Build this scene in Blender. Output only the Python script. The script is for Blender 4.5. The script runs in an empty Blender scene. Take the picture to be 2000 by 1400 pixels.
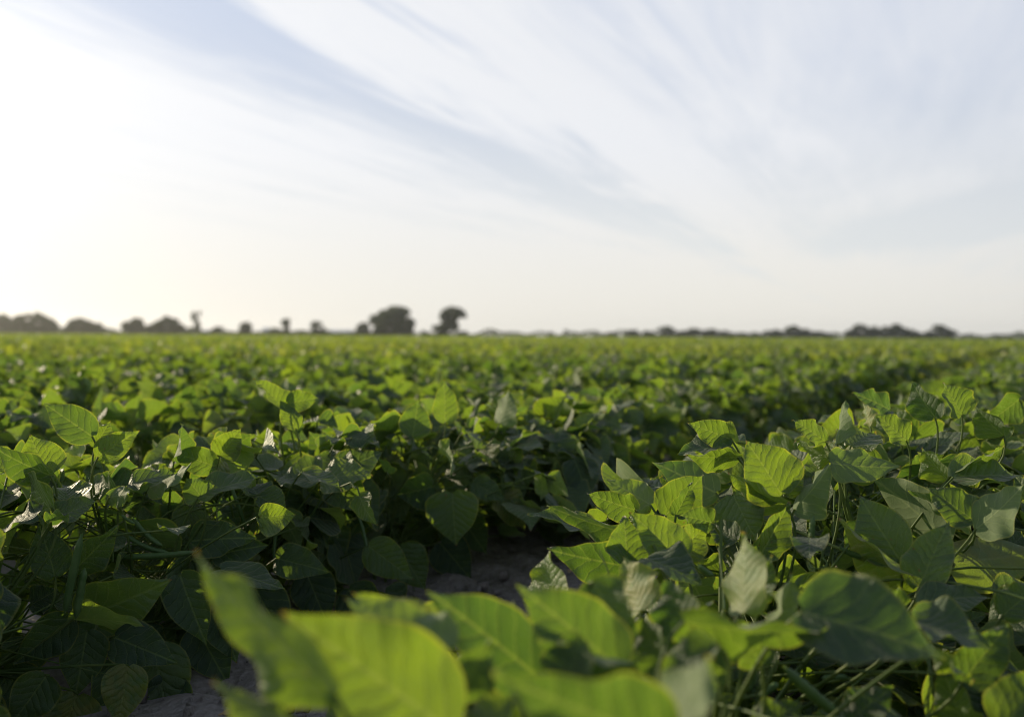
import bpy, math, random
import numpy as np
from mathutils import Vector, Matrix

R = math.radians
scene = bpy.context.scene
col = scene.collection

# ------------------------------------------------------------------ camera
CAM_Z = 0.50
FPX = 1944.0                       # focal length in photo pixels (35 mm on a 36 mm sensor, 2000 px wide)
PITCH, ROLL = 1.3, 0.34
cam_data = bpy.data.cameras.new('camera')
cam = bpy.data.objects.new('camera', cam_data)
col.objects.link(cam)
cam_data.sensor_width = 36
cam_data.lens = 35
cam_data.clip_start = 0.02
cam_data.clip_end = 6000
cam.matrix_world = Matrix.Translation((0, 0, CAM_Z)) @ Matrix.Rotation(R(90 - PITCH), 4, 'X') @ Matrix.Rotation(R(ROLL), 4, 'Z')
cam_data.dof.use_dof = True
cam_data.dof.focus_distance = 1.32
cam_data.dof.aperture_fstop = 3.4
cam_data.dof.aperture_blades = 9
scene.camera = cam
CM = np.array(cam.matrix_world)
CMI = np.linalg.inv(CM)


def at(px, py, d):
    """world point that the photo shows at (px, py), d metres ahead of the camera"""
    v = np.array([(px - 1000) / FPX * d, -(py - 700) / FPX * d, -d, 1.0])
    return (CM @ v)[:3]


def project(P):
    P = np.atleast_2d(P)
    q = np.c_[P, np.ones(len(P))] @ CMI.T
    d = np.maximum(-q[:, 2], 1e-4)
    return 1000 + q[:, 0] / d * FPX, 700 - q[:, 1] / d * FPX, -q[:, 2]


# ------------------------------------------------------------------ light
SUN_AZ, SUN_EL = -50.0, 14.0       # azimuth from straight ahead, negative = left
sdir = Vector((math.sin(R(SUN_AZ)) * math.cos(R(SUN_EL)), math.cos(R(SUN_AZ)) * math.cos(R(SUN_EL)), math.sin(R(SUN_EL))))
sun_data = bpy.data.lights.new('sun', 'SUN')
sun_data.energy = 5.0
sun_data.angle = R(0.5)
sun_data.color = (1.0, 0.85, 0.58)
sun = bpy.data.objects.new('sun', sun_data)
sun.rotation_euler = sdir.to_track_quat('Z', 'Y').to_euler()
sun.location = sdir * 50
col.objects.link(sun)

scene.view_settings.view_transform = 'Standard'
scene.view_settings.look = 'None'
scene.view_settings.exposure = 0.16
scene.view_settings.gamma = 1.0
scene.render.engine = 'CYCLES'
scene.cycles.max_bounces = 7
scene.cycles.diffuse_bounces = 4
scene.cycles.glossy_bounces = 2
scene.cycles.use_denoising = True
scene.cycles.sample_clamp_indirect = 6.0
scene.cycles.filter_width = 1.05


class NT:
    """small helper to write node trees as expressions"""
    def __init__(self, tree):
        self.t = tree
        self.n = tree.nodes
        self.l = tree.links

    def node(self, typ, **kw):
        n = self.n.new(typ)
        for k, v in kw.items():
            setattr(n, k, v)
        return n

    def put(self, sock, v):
        if isinstance(v, bpy.types.NodeSocket):
            self.l.new(v, sock)
        elif v is not None:
            if hasattr(sock, 'default_value'):
                try:
                    sock.default_value = v
                except Exception:
                    sock.default_value = (*v, 1.0)

    def m(self, op, a, b=None, c=None, clamp=False):
        n = self.node('ShaderNodeMath', operation=op, use_clamp=clamp)
        self.put(n.inputs[0], a)
        if b is not None:
            self.put(n.inputs[1], b)
        if c is not None:
            self.put(n.inputs[2], c)
        return n.outputs[0]

    def ramp(self, v, lo, hi, a=0.0, b=1.0):
        n = self.node('ShaderNodeMapRange', interpolation_type='SMOOTHSTEP')
        self.put(n.inputs[0], v)
        for i, x in zip((1, 2, 3, 4), (lo, hi, a, b)):
            self.put(n.inputs[i], x)
        return n.outputs[0]

    def mix(self, f, a, b, mode='MIX'):
        n = self.node('ShaderNodeMix', data_type='RGBA', blend_type=mode)
        self.put(n.inputs[0], f)
        self.put(n.inputs[6], a if not isinstance(a, tuple) else (*a, 1.0))
        self.put(n.inputs[7], b if not isinstance(b, tuple) else (*b, 1.0))
        return n.outputs[2]

    def sep(self, v):
        n = self.node('ShaderNodeSeparateXYZ')
        self.put(n.inputs[0], v)
        return n.outputs

    def comb(self, x, y, z=0.0):
        n = self.node('ShaderNodeCombineXYZ')
        for i, v in enumerate((x, y, z)):
            self.put(n.inputs[i], v)
        return n.outputs[0]

    def noise(self, vec, scale=1.0, detail=4.0, rough=0.55, dist=0.0):
        n = self.node('ShaderNodeTexNoise')
        self.put(n.inputs['Vector'], vec)
        self.put(n.inputs['Scale'], scale)
        self.put(n.inputs['Detail'], detail)
        self.put(n.inputs['Roughness'], rough)
        self.put(n.inputs['Distortion'], dist)
        return n.outputs[0]


world = bpy.data.worlds.new('World')
scene.world = world
world.use_nodes = True
w = NT(world.node_tree)
w.n.clear()
sky = w.node('ShaderNodeTexSky', sky_type='NISHITA')
sky.sun_disc = False
sky.sun_elevation = R(SUN_EL)
sky.sun_rotation = R(SUN_AZ)
sky.air_density = 1.0
sky.dust_density = 1.5
tc = w.node('ShaderNodeTexCoord')
D = tc.outputs['Generated']
dx, dy, dz = w.sep(D)
zc = w.m('MAXIMUM', dz, 0.03)
cx = w.m('DIVIDE', dx, zc)         # the direction carried up to a flat cloud deck
cy = w.m('DIVIDE', dy, zc)
al = w.m('ADD', w.m('MULTIPLY', cx, 0.365), w.m('MULTIPLY', cy, 0.931))
ac = w.m('SUBTRACT', w.m('MULTIPLY', cx, 0.931), w.m('MULTIPLY', cy, 0.365))
n1 = w.noise(w.comb(w.m('MULTIPLY', al, 0.16), w.m('MULTIPLY', ac, 0.95), 3.7), 1.0, 5.0, 0.55, 0.5)
n2 = w.noise(w.comb(w.m('MULTIPLY', al, 0.34), w.m('MULTIPLY', ac, 3.0), 9.1), 1.0, 6.0, 0.6, 0.9)
wob = w.m('MULTIPLY', w.m('SUBTRACT', n2, 0.5), 1.3)


def band(centre, width):
    q = w.m('DIVIDE', w.m('SUBTRACT', w.m('ADD', ac, wob), centre), width)
    return w.m('EXPONENT', w.m('MULTIPLY', w.m('MULTIPLY', q, q), -1.0))


dots = w.node('ShaderNodeVectorMath', operation='DOT_PRODUCT')
w.l.new(D, dots.inputs[0])
dots.inputs[1].default_value = sdir
cosang = w.m('MAXIMUM', dots.outputs['Value'], 0.0)
cloud = w.m('ADD', w.m('MULTIPLY', w.m('SUBTRACT', n1, 0.5), 1.1), 0.66)
fade = w.ramp(dz, 0.02, 0.14, 0.40, 1.0)
n3 = w.noise(w.comb(w.m('MULTIPLY', al, 0.9), w.m('MULTIPLY', ac, 6.5), 1.3), 1.0, 6.0, 0.62, 0.6)
cloud = w.m('ADD', cloud, w.m('MULTIPLY', w.m('SUBTRACT', n2, 0.5), w.m('MULTIPLY', fade, w.ramp(ac, -1.3, 0.1, 1.35, 0.45))))
cloud = w.m('ADD', cloud, w.m('MULTIPLY', w.m('SUBTRACT', n3, 0.5), w.m('MULTIPLY', fade, w.ramp(ac, -2.2, 0.0, 0.95, 0.25))))
cloud = w.m('SUBTRACT', cloud, w.m('MULTIPLY', band(-2.15, 0.30), 0.32))
cloud = w.m('ADD', cloud, w.m('MULTIPLY', band(-1.45, 0.30), 0.35))
cloud = w.m('SUBTRACT', cloud, w.m('MULTIPLY', w.ramp(ac, -1.3, 1.2), 0.22))
cloud = w.m('ADD', cloud, w.m('MULTIPLY', w.ramp(ac, -2.4, -3.6), 0.22))
cloud = w.m('ADD', cloud, w.ramp(dz, 0.12, 0.02, 0.0, 0.5))
taz = w.m('DIVIDE', dx, w.m('MAXIMUM', dy, 0.05))
line = w.m('SUBTRACT', dz, w.m('ADD', w.m('MULTIPLY', taz, 0.15), w.m('ADD', w.m('MULTIPLY', w.m('SUBTRACT', n1, 0.5), 0.03), 0.042)))
gap = w.m('EXPONENT', w.m('MULTIPLY', w.m('POWER', w.m('ABSOLUTE', w.m('DIVIDE', line, 0.016)), 2.0), -1.0))
cloud = w.m('SUBTRACT', cloud, w.m('MULTIPLY', w.m('MULTIPLY', gap, w.ramp(taz, 0.20, 0.48)), 1.1))
mask = w.ramp(cloud, 0.12, 0.95)
thin = w.mix(w.ramp(dz, 0.05, 0.32), (7.9, 8.15, 8.2), (5.5, 6.25, 7.8))
dense = w.mix(w.ramp(dz, 0.0, 0.20), (8.8, 8.55, 7.9), (8.7, 8.85, 9.2))
veil = w.mix(mask, thin, dense)
veil = w.mix(w.ramp(dz, 0.36, 0.8), veil, (1.9, 2.35, 3.2))       # thinner overhead
back = w.m('SUBTRACT', 1.0, w.ramp(dots.outputs['Value'], -0.9, 0.5), clamp=True)
veil = w.mix(w.m('MULTIPLY', back, 0.8), veil, (2.6, 3.1, 4.1))  # darker away from the sun
glow = w.m('ADD', w.m('MULTIPLY', w.m('POWER', cosang, 7.0), 2.6), w.m('MULTIPLY', w.m('POWER', cosang, 40.0), 8.0))
glowc = w.node('ShaderNodeVectorMath', operation='SCALE')
glowc.inputs[0].default_value = (1.0, 0.95, 0.86)
w.l.new(glow, glowc.inputs['Scale'])
total = w.mix(1.0, veil, glowc.outputs[0], 'ADD')
total = w.mix(0.05, total, sky.outputs[0])
ground_dim = w.mix(w.ramp(dz, -0.05, 0.0), (0.6, 0.7, 0.4), total)
bg = w.node('ShaderNodeBackground')
w.l.new(ground_dim, bg.inputs['Color'])
bg.inputs['Strength'].default_value = 0.09
wo = w.node('ShaderNodeOutputWorld')
w.l.new(bg.outputs[0], wo.inputs[0])

# ------------------------------------------------------------------ materials


def new_mat(name):
    m = bpy.data.materials.new(name)
    m.use_nodes = True
    t = NT(m.node_tree)
    t.n.clear()
    out = t.node('ShaderNodeOutputMaterial')
    return m, t, out


def attr(t, name):
    n = t.node('ShaderNodeAttribute', attribute_name=name)
    return n.outputs['Fac']


def leaf_material(name, detailed=True, front=(0.035, 0.090, 0.044), trans=(0.235, 0.385, 0.022), amount=0.45):
    m, t, out = new_mat(name)
    uv = t.node('ShaderNodeUVMap').outputs[0]
    x, y, _ = t.sep(uv)
    ay = t.m('ABSOLUTE', y)
    rnd = attr(t, 'rnd')
    edge = attr(t, 'edge')
    geo = t.node('ShaderNodeNewGeometry')
    back = geo.outputs['Backfacing']
    # veins: midrib plus side veins that sweep towards the tip
    p = t.m('SUBTRACT', x, t.m('SUBTRACT', t.m('MULTIPLY', ay, 0.95), t.m('MULTIPLY', t.m('MULTIPLY', ay, ay), 0.55)))
    warp = t.noise(t.comb(x, y, t.m('MULTIPLY', rnd, 31.0)), 4.6, 3.0, 0.55)
    p = t.m('ADD', p, t.m('MULTIPLY', t.m('SUBTRACT', warp, 0.5), 0.17))
    ph = t.m('MULTIPLY', p, t.m('ADD', 6.0, t.m('MULTIPLY', rnd, 2.0)))
    fr = t.m('SUBTRACT', ph, t.m('FLOOR', ph))
    tri = t.m('ABSOLUTE', t.m('SUBTRACT', fr, 0.5))               # 0.5 on a vein, 0 between veins
    side = t.ramp(tri, 0.435, 0.495)
    mid = t.ramp(ay, 0.020, 0.006)
    vein = t.m('MAXIMUM', t.m('MULTIPLY', side, 0.75), mid)
    tcn = t.comb(x, y, t.m('MULTIPLY', rnd, 17.0))
    blot = t.noise(tcn, 5.0, 4.0, 0.6)
    fcol = t.mix(rnd, tuple(c * 0.62 for c in front), (front[0] * 1.7, front[1] * 1.35, front[2] * 0.9))
    fcol = t.mix(t.ramp(blot, 0.35, 0.75), fcol, t.mix(0.35, fcol, (0.10, 0.16, 0.05)))
    fcol = t.mix(t.m('MULTIPLY', vein, 0.6), fcol, (0.15, 0.23, 0.08))
    fcol = t.mix(t.m('MULTIPLY', back, 0.85), fcol, t.mix(vein, (0.15, 0.215, 0.085), (0.20, 0.265, 0.115)))
    old = t.m('MULTIPLY', t.ramp(rnd, 0.93, 0.97), t.ramp(blot, 0.35, 0.6))
    fcol = t.mix(t.m('MULTIPLY', old, 0.7), fcol, (0.24, 0.22, 0.05))
    lit_rim = t.ramp(edge, 0.91, 0.98)  # sun caught by the margin hairs, put into the colour as a yellower edge
    fcol = t.mix(t.m('MULTIPLY', lit_rim, 0.5), fcol, (0.22, 0.24, 0.06))
    spot = t.m('MULTIPLY', t.ramp(t.noise(tcn, 13.0, 3.0, 0.55), 0.69, 0.74), t.ramp(rnd, 0.35, 0.6))
    tip = t.m('MULTIPLY', t.ramp(x, 0.955, 0.995), t.ramp(rnd, 0.3, 0.5))
    brown = t.m('MAXIMUM', spot, tip)
    fcol = t.mix(t.m('MULTIPLY', brown, 0.8), fcol, (0.16, 0.085, 0.03))
    tcol = t.mix(rnd, (trans[0] * .45, trans[1] * .55, trans[2]), (trans[0] * 1.4, trans[1] * 1.2, trans[2]))
    tcol = t.mix(t.m('MULTIPLY', vein, 0.55), tcol, (0.40, 0.50, 0.06))
    tcol = t.mix(t.ramp(blot, 0.3, 0.7, 0.0, 0.35), tcol, (0.17, 0.30, 0.016))
    tcol = t.mix(t.m('MULTIPLY', lit_rim, 0.6), tcol, (0.52, 0.55, 0.04))
    tcol = t.mix(t.m('MULTIPLY', brown, 0.7), tcol, (0.30, 0.12, 0.02))
    bs = t.node('ShaderNodeBsdfPrincipled')
    t.put(bs.inputs['Base Color'], fcol)
    t.put(bs.inputs['Roughness'], t.m('ADD', t.m('MULTIPLY', blot, 0.12), t.m('ADD', t.ramp(rnd, 0.1, 0.9, 0.48, 0.37), t.m('MULTIPLY', back, 0.20))))
    bs.inputs['Specular IOR Level'].default_value = 0.6
    bs.inputs['Sheen Weight'].default_value = 0.25
    bs.inputs['Sheen Roughness'].default_value = 0.45
    bs.inputs['Sheen Tint'].default_value = (1.0, 0.97, 0.86, 1)
    tr = t.node('ShaderNodeBsdfTranslucent')
    t.put(tr.inputs['Color'], tcol)
    if detailed:
        arch = t.m('SUBTRACT', 1.0, t.m('POWER', t.m('MULTIPLY', tri, 2.0), 2.5))
        cross = t.noise(t.comb(t.m('MULTIPLY', p, 8.0), t.m('MULTIPLY', y, 17.0), t.m('MULTIPLY', rnd, 9.0)), 1.0, 2.0, 0.5)
        vor = t.node('ShaderNodeTexVoronoi', feature='DISTANCE_TO_EDGE')
        t.put(vor.inputs['Vector'], tcn)
        vor.inputs['Scale'].default_value = 34.0
        cell = t.ramp(vor.outputs['Distance'], 0.0, 0.30)
        h = t.m('ADD', t.m('MULTIPLY', arch, 0.24), t.m('MULTIPLY', t.m('MULTIPLY', arch, cross), 1.35))
        h = t.m('ADD', h, t.m('MULTIPLY', cell, 0.24))
        h = t.m('SUBTRACT', h, t.m('MULTIPLY', mid, 0.4))
        bp = t.node('ShaderNodeBump')
        t.put(bp.inputs['Height'], h)
        t.put(bp.inputs['Strength'], t.m('SUBTRACT', 0.8, t.m('MULTIPLY', back, 0.55)))
        bp.inputs['Distance'].default_value = 0.0020
        t.l.new(bp.outputs[0], bs.inputs['Normal'])
        b2 = t.node('ShaderNodeBump')
        t.put(b2.inputs['Height'], h)
        b2.inputs['Strength'].default_value = 0.9
        b2.inputs['Distance'].default_value = 0.0009
        t.l.new(b2.outputs[0], tr.inputs['Normal'])
    mx = t.node('ShaderNodeMixShader')
    mx.inputs[0].default_value = amount
    t.l.new(bs.outputs[0], mx.inputs[1])
    t.l.new(tr.outputs[0], mx.inputs[2])
    t.l.new(mx.outputs[0], out.inputs[0])
    return m


def simple_mat(name, c1, c2, scale=40.0, rough=0.6, trans=None, bump=0.0, spec=0.3):
    m, t, out = new_mat(name)
    tcd = t.node('ShaderNodeTexCoord').outputs['Object']
    n = t.noise(tcd, scale, 5.0, 0.6)
    c = t.mix(t.ramp(n, 0.3, 0.7), c1, c2)
    bs = t.node('ShaderNodeBsdfPrincipled')
    t.put(bs.inputs['Base Color'], c)
    bs.inputs['Roughness'].default_value = rough
    bs.inputs['Specular IOR Level'].default_value = spec
    if bump:
        bp = t.node('ShaderNodeBump')
        t.put(bp.inputs['Height'], n)
        bp.inputs['Distance'].default_value = bump
        t.l.new(bp.outputs[0], bs.inputs['Normal'])
    if trans:
        tr = t.node('ShaderNodeBsdfTranslucent')
        tr.inputs['Color'].default_value = (*trans, 1)
        mx = t.node('ShaderNodeMixShader')
        mx.inputs[0].default_value = 0.3
        t.l.new(bs.outputs[0], mx.inputs[1])
        t.l.new(tr.outputs[0], mx.inputs[2])
        t.l.new(mx.outputs[0], out.inputs[0])
    else:
        t.l.new(bs.outputs[0], out.inputs[0])
    return m


LEAF = leaf_material('bean_leaf')
LEAF_FAR = leaf_material('bean_leaf_far_lit', detailed=False, front=(0.060, 0.115, 0.04), trans=(0.38, 0.49, 0.035))  # brighter copy for far leaves: sunlit sheen averaged into the colour
STEM = simple_mat('bean_stem', (0.06, 0.115, 0.03), (0.13, 0.18, 0.05), 22.0, 0.5, (0.30, 0.36, 0.05))
POD = simple_mat('bean_pod', (0.075, 0.15, 0.045), (0.11, 0.19, 0.06), 50.0, 0.42, (0.20, 0.28, 0.05), 0.0015, 0.45)
CROWN = simple_mat('tree_leaves', (0.028, 0.045, 0.016), (0.055, 0.075, 0.028), 0.5, 0.7, (0.05, 0.07, 0.015))
BARK = simple_mat('bark', (0.07, 0.055, 0.04), (0.13, 0.10, 0.075), 3.0, 0.9)
CANOPY = simple_mat('canopy_green', (0.05, 0.10, 0.025), (0.09, 0.16, 0.04), 1.3, 0.7)
SHED_WALL = simple_mat('shed_wall', (0.50, 0.54, 0.60), (0.58, 0.61, 0.66), 0.4, 0.6)
SHED_ROOF = simple_mat('shed_roof', (0.55, 0.60, 0.68), (0.64, 0.68, 0.74), 0.3, 0.4)
DOOR = simple_mat('shed_door', (0.20, 0.22, 0.25), (0.26, 0.27, 0.30), 0.5, 0.6)


def soil_mat():
    m, t, out = new_mat('sandy_soil')
    P = t.node('ShaderNodeTexCoord').outputs['Object']
    big = t.noise(P, 3.0, 4.0, 0.6)
    fine = t.noise(P, 90.0, 6.0, 0.7)
    vor = t.node('ShaderNodeTexVoronoi', feature='F1')
    t.put(vor.inputs['Vector'], P)
    vor.inputs['Scale'].default_value = 60.0
    c = t.mix(t.ramp(big, 0.3, 0.7), (0.24, 0.22, 0.205), (0.34, 0.315, 0.295))
    c = t.mix(t.ramp(fine, 0.35, 0.7), t.mix(0.5, c, (0.15, 0.12, 0.10)), c)
    bs = t.node('ShaderNodeBsdfPrincipled')
    t.put(bs.inputs['Base Color'], c)
    bs.inputs['Roughness'].default_value = 0.95
    bs.inputs['Specular IOR Level'].default_value = 0.1
    h = t.m('ADD', t.m('MULTIPLY', fine, 0.6), t.m('MULTIPLY', vor.outputs['Distance'], 0.7))
    bp = t.node('ShaderNodeBump')
    t.put(bp.inputs['Height'], h)
    bp.inputs['Distance'].default_value = 0.012
    t.l.new(bp.outputs[0], bs.inputs['Normal'])
    t.l.new(bs.outputs[0], out.inputs[0])
    return m


SOIL = soil_mat()

# ------------------------------------------------------------------ mesh building


class MB:
    """collects quads with their attributes; build() links them as ONE mesh object"""
    def __init__(self):
        self.v, self.f, self.uv, self.ed, self.rn, self.mi = [], [], [], [], [], []
        self.n = 0

    def add(self, V, F, uv=None, edge=None, rnd=0.5, mat=0):
        k = len(V)
        self.v.append(np.asarray(V, float))
        self.f.append(np.asarray(F, int) + self.n)
        self.uv.append(np.zeros((k, 2)) if uv is None else uv)
        self.ed.append(np.zeros(k) if edge is None else edge)
        self.rn.append(np.full(k, rnd) if np.isscalar(rnd) else rnd)
        self.mi.append(np.full(len(F), mat, int))
        self.n += k

    def tube(self, pts, radii, sides=6, mat=0, rnd=0.5):
        pts = np.asarray(pts, float)
        k = len(pts)
        radii = np.full(k, radii) if np.isscalar(radii) else np.asarray(radii, float)
        tg = np.gradient(pts, axis=0)
        tg /= np.linalg.norm(tg, axis=1)[:, None] + 1e-9
        ref = np.array([0.31, 0.95, 0.05])
        if abs(tg.mean(0) @ ref) > 0.85 * np.linalg.norm(tg.mean(0)):
            ref = np.array([0.9, -0.2, 0.4])
        a = np.cross(tg, ref)
        a /= np.linalg.norm(a, axis=1)[:, None] + 1e-9
        b = np.cross(tg, a)
        th = np.arange(sides) / sides * 2 * np.pi
        ring = (np.cos(th)[None, :, None] * a[:, None] + np.sin(th)[None, :, None] * b[:, None]) * radii[:, None, None]
        V = (pts[:, None] + ring).reshape(-1, 3)
        i = np.arange(k - 1)[:, None] * sides
        j = np.arange(sides)[None]
        j2 = (j + 1) % sides
        F = np.stack([i + j, i + j2, i + sides + j2, i + sides + j], -1).reshape(-1, 4)
        self.add(V, F, mat=mat, rnd=rnd)

    def box(self, x0, x1, y0, y1, z0, z1, mat=0):
        V = [(x, y, z) for z in (z0, z1) for y in (y0, y1) for x in (x0, x1)]
        F = [(0, 2, 3, 1), (4, 5, 7, 6), (0, 1, 5, 4), (2, 6, 7, 3), (0, 4, 6, 2), (1, 3, 7, 5)]
        self.add(V, F, mat=mat)

    def mesh(self, name, mats, smooth=True):
        V = np.concatenate(self.v)
        F = np.concatenate(self.f)
        me = bpy.data.meshes.new(name)
        me.vertices.add(len(V))
        me.vertices.foreach_set('co', V.ravel())
        me.loops.add(len(F) * 4)
        me.loops.foreach_set('vertex_index', F.ravel().astype(np.int32))
        me.polygons.add(len(F))
        me.polygons.foreach_set('loop_start', np.arange(0, len(F) * 4, 4, dtype=np.int32))
        me.polygons.foreach_set('use_smooth', np.full(len(F), smooth))
        for m in mats:
            me.materials.append(m)
        me.polygons.foreach_set('material_index', np.concatenate(self.mi).astype(np.int32))
        uv = np.concatenate(self.uv)
        me.uv_layers.new(name='UVMap').data.foreach_set('uv', uv[F.ravel()].ravel())
        me.attributes.new('edge', 'FLOAT', 'POINT').data.foreach_set('value', np.concatenate(self.ed))
        me.attributes.new('rnd', 'FLOAT', 'POINT').data.foreach_set('value', np.concatenate(self.rn))
        me.update(calc_edges=True)
        return me

    def build(self, name, mats, parent=None, smooth=True):
        o = bpy.data.objects.new(name, self.mesh(name, mats, smooth))
        col.objects.link(o)
        if parent is not None:
            o.parent = parent
        return o


def tag(o, label=None, cat=None, group=None, kind=None):
    for k, v in (('label', label), ('category', cat), ('group', group), ('kind', kind)):
        if v:
            o[k] = v
    return o


def empty(name, loc, rz=0.0):
    o = bpy.data.objects.new(name, None)
    o.empty_display_size = 0.1
    col.objects.link(o)
    o.location = loc
    o.rotation_euler = (0, 0, rz)
    return o


def unit(v):
    v = np.asarray(v, float)
    return v / (np.linalg.norm(v) + 1e-9)


# ------------------------------------------------------------------ bean leaves
PS = np.array([0, .03, .08, .15, .24, .33, .45, .58, .70, .80, .88, .94, 1.0])
PW = np.array([.20, .55, .80, .94, 1.0, .995, .93, .79, .585, .375, .20, .09, .012])


def leaflet(base, axis, normal, L, W, rng, nx=12, ny=8, fold=0.25, droop=0.25, ripple=0.006, asym=0.0, twist=0.0, curl=1.0):
    """one bean leaflet blade: ovate, pointed, folded along the midrib, its margin rippled"""
    a = unit(axis)
    n = unit(normal - (np.asarray(normal) @ a) * a)
    s_ = np.cross(n, a)
    s = np.linspace(0, 1, nx + 1) ** 1.05
    tt = np.linspace(-1, 1, ny + 1)
    tt = np.sign(tt) * np.abs(tt) ** 0.9
    hw = np.interp(s, PS, PW) * W * 0.5
    S, T = np.meshgrid(s, tt, indexing='ij')
    k = 1 + asym * np.sign(T)
    Y = T * hw[:, None] * k
    back_lobe = -0.07 * L * np.clip(np.abs(T) - 0.3, 0, 1) * np.clip(1 - S / 0.12, 0, 1)
    X = S * L + back_lobe
    ph = rng.uniform(0, 6.28, 3)
    k1 = rng.uniform(1.3, 2.4)
    Z = fold * np.abs(Y) ** 1.25 / (0.03 ** 0.25) - droop * L * S ** 2
    Z = Z - curl * rng.uniform(-.25, 1.0) * L * np.clip(S - .55, 0, 1) ** 2 * .9 + (.35 + .65 * curl) * rng.uniform(-.6, 1.0) * np.abs(Y) ** 2 / (W * .5) * .45
    Z = Z + ripple * np.sin(6.28 * k1 * S + ph[0] + 0.8 * np.sign(T)) * np.abs(T) ** 2.2 * (1 - S * .5)
    Z = Z + 0.35 * ripple * np.sin(6.28 * 3.1 * S + ph[1] + 2 * T) * np.abs(T) ** 1.2
    if twist:
        Z = Z + twist * Y * S
    V = np.asarray(base) + X[..., None] * a + Y[..., None] * s_ + Z[..., None] * n
    uv = np.stack([S, Y / L], -1).reshape(-1, 2)
    edge = np.maximum(np.abs(T), S ** 6).ravel()
    i = np.arange(nx)[:, None] * (ny + 1)
    j = np.arange(ny)[None]
    F = np.stack([i + j, i + ny + 1 + j, i + ny + 2 + j, i + 1 + j], -1).reshape(-1, 4)
    return V.reshape(-1, 3), F, uv, edge


def bezier(a, b, c, n=7):
    t = np.linspace(0, 1, n)[:, None]
    return (1 - t) ** 2 * a + 2 * t * (1 - t) * b + t ** 2 * c


def rot_about(v, axis, ang):
    axis = unit(axis)
    return v * math.cos(ang) + np.cross(axis, v) * math.sin(ang) + axis * (axis @ v) * (1 - math.cos(ang))


def plan_plant(rng, height=0.40, n_leaf=21, spread=0.30, top=0.46):
    """the layout of one bean plant round its own origin: stems, petioles and leaflets"""
    stems, pets, leaves = [], [], []
    tips = []
    for i in range(5):
        az = i * 1.256 + rng.uniform(-.4, .4)
        r = rng.uniform(.05, .14)
        e = np.array([math.cos(az) * r, math.sin(az) * r, height * rng.uniform(.6, .8)])
        b = np.array([math.cos(az) * .012, math.sin(az) * .012, 0])
        c = bezier(b, np.array([e[0] * .25, e[1] * .25, e[2] * .55]), e, 8)
        stems.append((c, np.linspace(.0036, .0018, 8)))
        tips.append(c)
    for k in range(n_leaf):
        az = k * 2.39996 + rng.uniform(-.35, .35)
        o = np.array([math.cos(az), math.sin(az), 0])
        up = np.array([0, 0, 1.0])
        is_top = k < n_leaf * top
        if is_top:
            r = spread * 0.85 * math.sqrt(rng.uniform(0.02, 1))
            z = height * rng.uniform(.80, 1.0) * (1 - 0.25 * (r / spread) ** 2)
            e = R(rng.uniform(-28, 48))
            nrm = up + 0.75 * rng.normal(0, 1, 3) * np.array([1, 1, .35])
        else:
            q = (k - n_leaf * top) / (n_leaf * (1 - top))
            r = spread * rng.uniform(.62, 1.0)
            z = height * (0.80 - 0.68 * q + rng.uniform(-.06, .06))
            e = R(rng.uniform(-72, -8))
            nrm = up * 0.7 + o * 0.9 + 0.35 * rng.normal(0, 1, 3)
        P = o * r + up * z
        d = o * math.cos(e) + up * math.sin(e)
        d = unit(d + 0.25 * rng.normal(0, 1, 3))
        st = tips[int(rng.integers(0, 5))]
        A = st[int(rng.integers(3, 8))] if is_top else st[int(rng.integers(1, 6))]
        if A[2] > z:
            A = st[max(1, int(7 * z / (height * .8)) - 1)]
        M = A * .45 + P * .55 + up * (.02 if is_top else .03)
        pets.append((bezier(A, M, P, 6), .0014))
        n = unit(nrm - (nrm @ d) * d)
        L = rng.uniform(.050, .098) * (0.9 if is_top else 1.1)
        rv = float(rng.uniform(0, 1))
        for j, ang in enumerate((0.0, R(rng.uniform(62, 82)), -R(rng.uniform(62, 82)))):
            ax = rot_about(d, n, ang)
            if j:
                ax = unit(ax - 0.22 * n * rng.uniform(-.4, 1.6))
            nn = unit(n + 0.28 * rng.normal(0, 1, 3))
            b0 = P + d * .018 if j == 0 else P + ax * .004
            if j == 0:
                pets.append((np.array([P, P + d * .010, b0]), .0014))
            leaves.append(dict(base=b0, axis=ax, normal=nn, L=L * (1.0 if j == 0 else rng.uniform(.86, .98)),
                               W=L * rng.uniform(.80, .96), fold=rng.uniform(-.1, .65), droop=rng.uniform(-.08, .45),
                               ripple=rng.uniform(.002, .0065), asym=(0, -.16, .16)[j] if j else 0.0,
                               twist=rng.uniform(-.5, .5), rnd=float(np.clip(rv + rng.uniform(-.15, .15), 0, 1))))
    return stems, pets, leaves


def add_leaves(mb, leaves, rng, nx, ny):
    for f in leaves:
        V, F, uv, ed = leaflet(f['base'], f['axis'], f['normal'], f['L'], f['W'], rng, nx, ny, f['fold'], f['droop'], f['ripple'], f['asym'], f['twist'], f.get('curl', 1.0))
        mb.add(V, F, uv, ed, f['rnd'])


def add_stems(mb, stems, pets, sides=6, mat=0):
    for c, r in stems:
        mb.tube(c, r, sides, mat)
    for c, r in pets:
        mb.tube(c, r, max(4, sides - 1), mat)


def pod_mesh(A, B, sag, rng, r=.0042):
    """a slender green bean with seed bulges and a thin beak"""
    mb = MB()
    A, B = np.asarray(A, float), np.asarray(B, float)
    M = (A + B) / 2 + sag
    n = 22
    c = bezier(A, M, B, n)
    t = np.linspace(0, 1, n)
    rad = r * np.interp(t, [0, .05, .12, .5, .88, .95, 1], [.28, .32, .85, 1.0, .9, .42, .10]) * (1 + .07 * np.sin(t * 6.28 * 6.5))
    mb.tube(c, rad, 9)
    return mb


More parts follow.
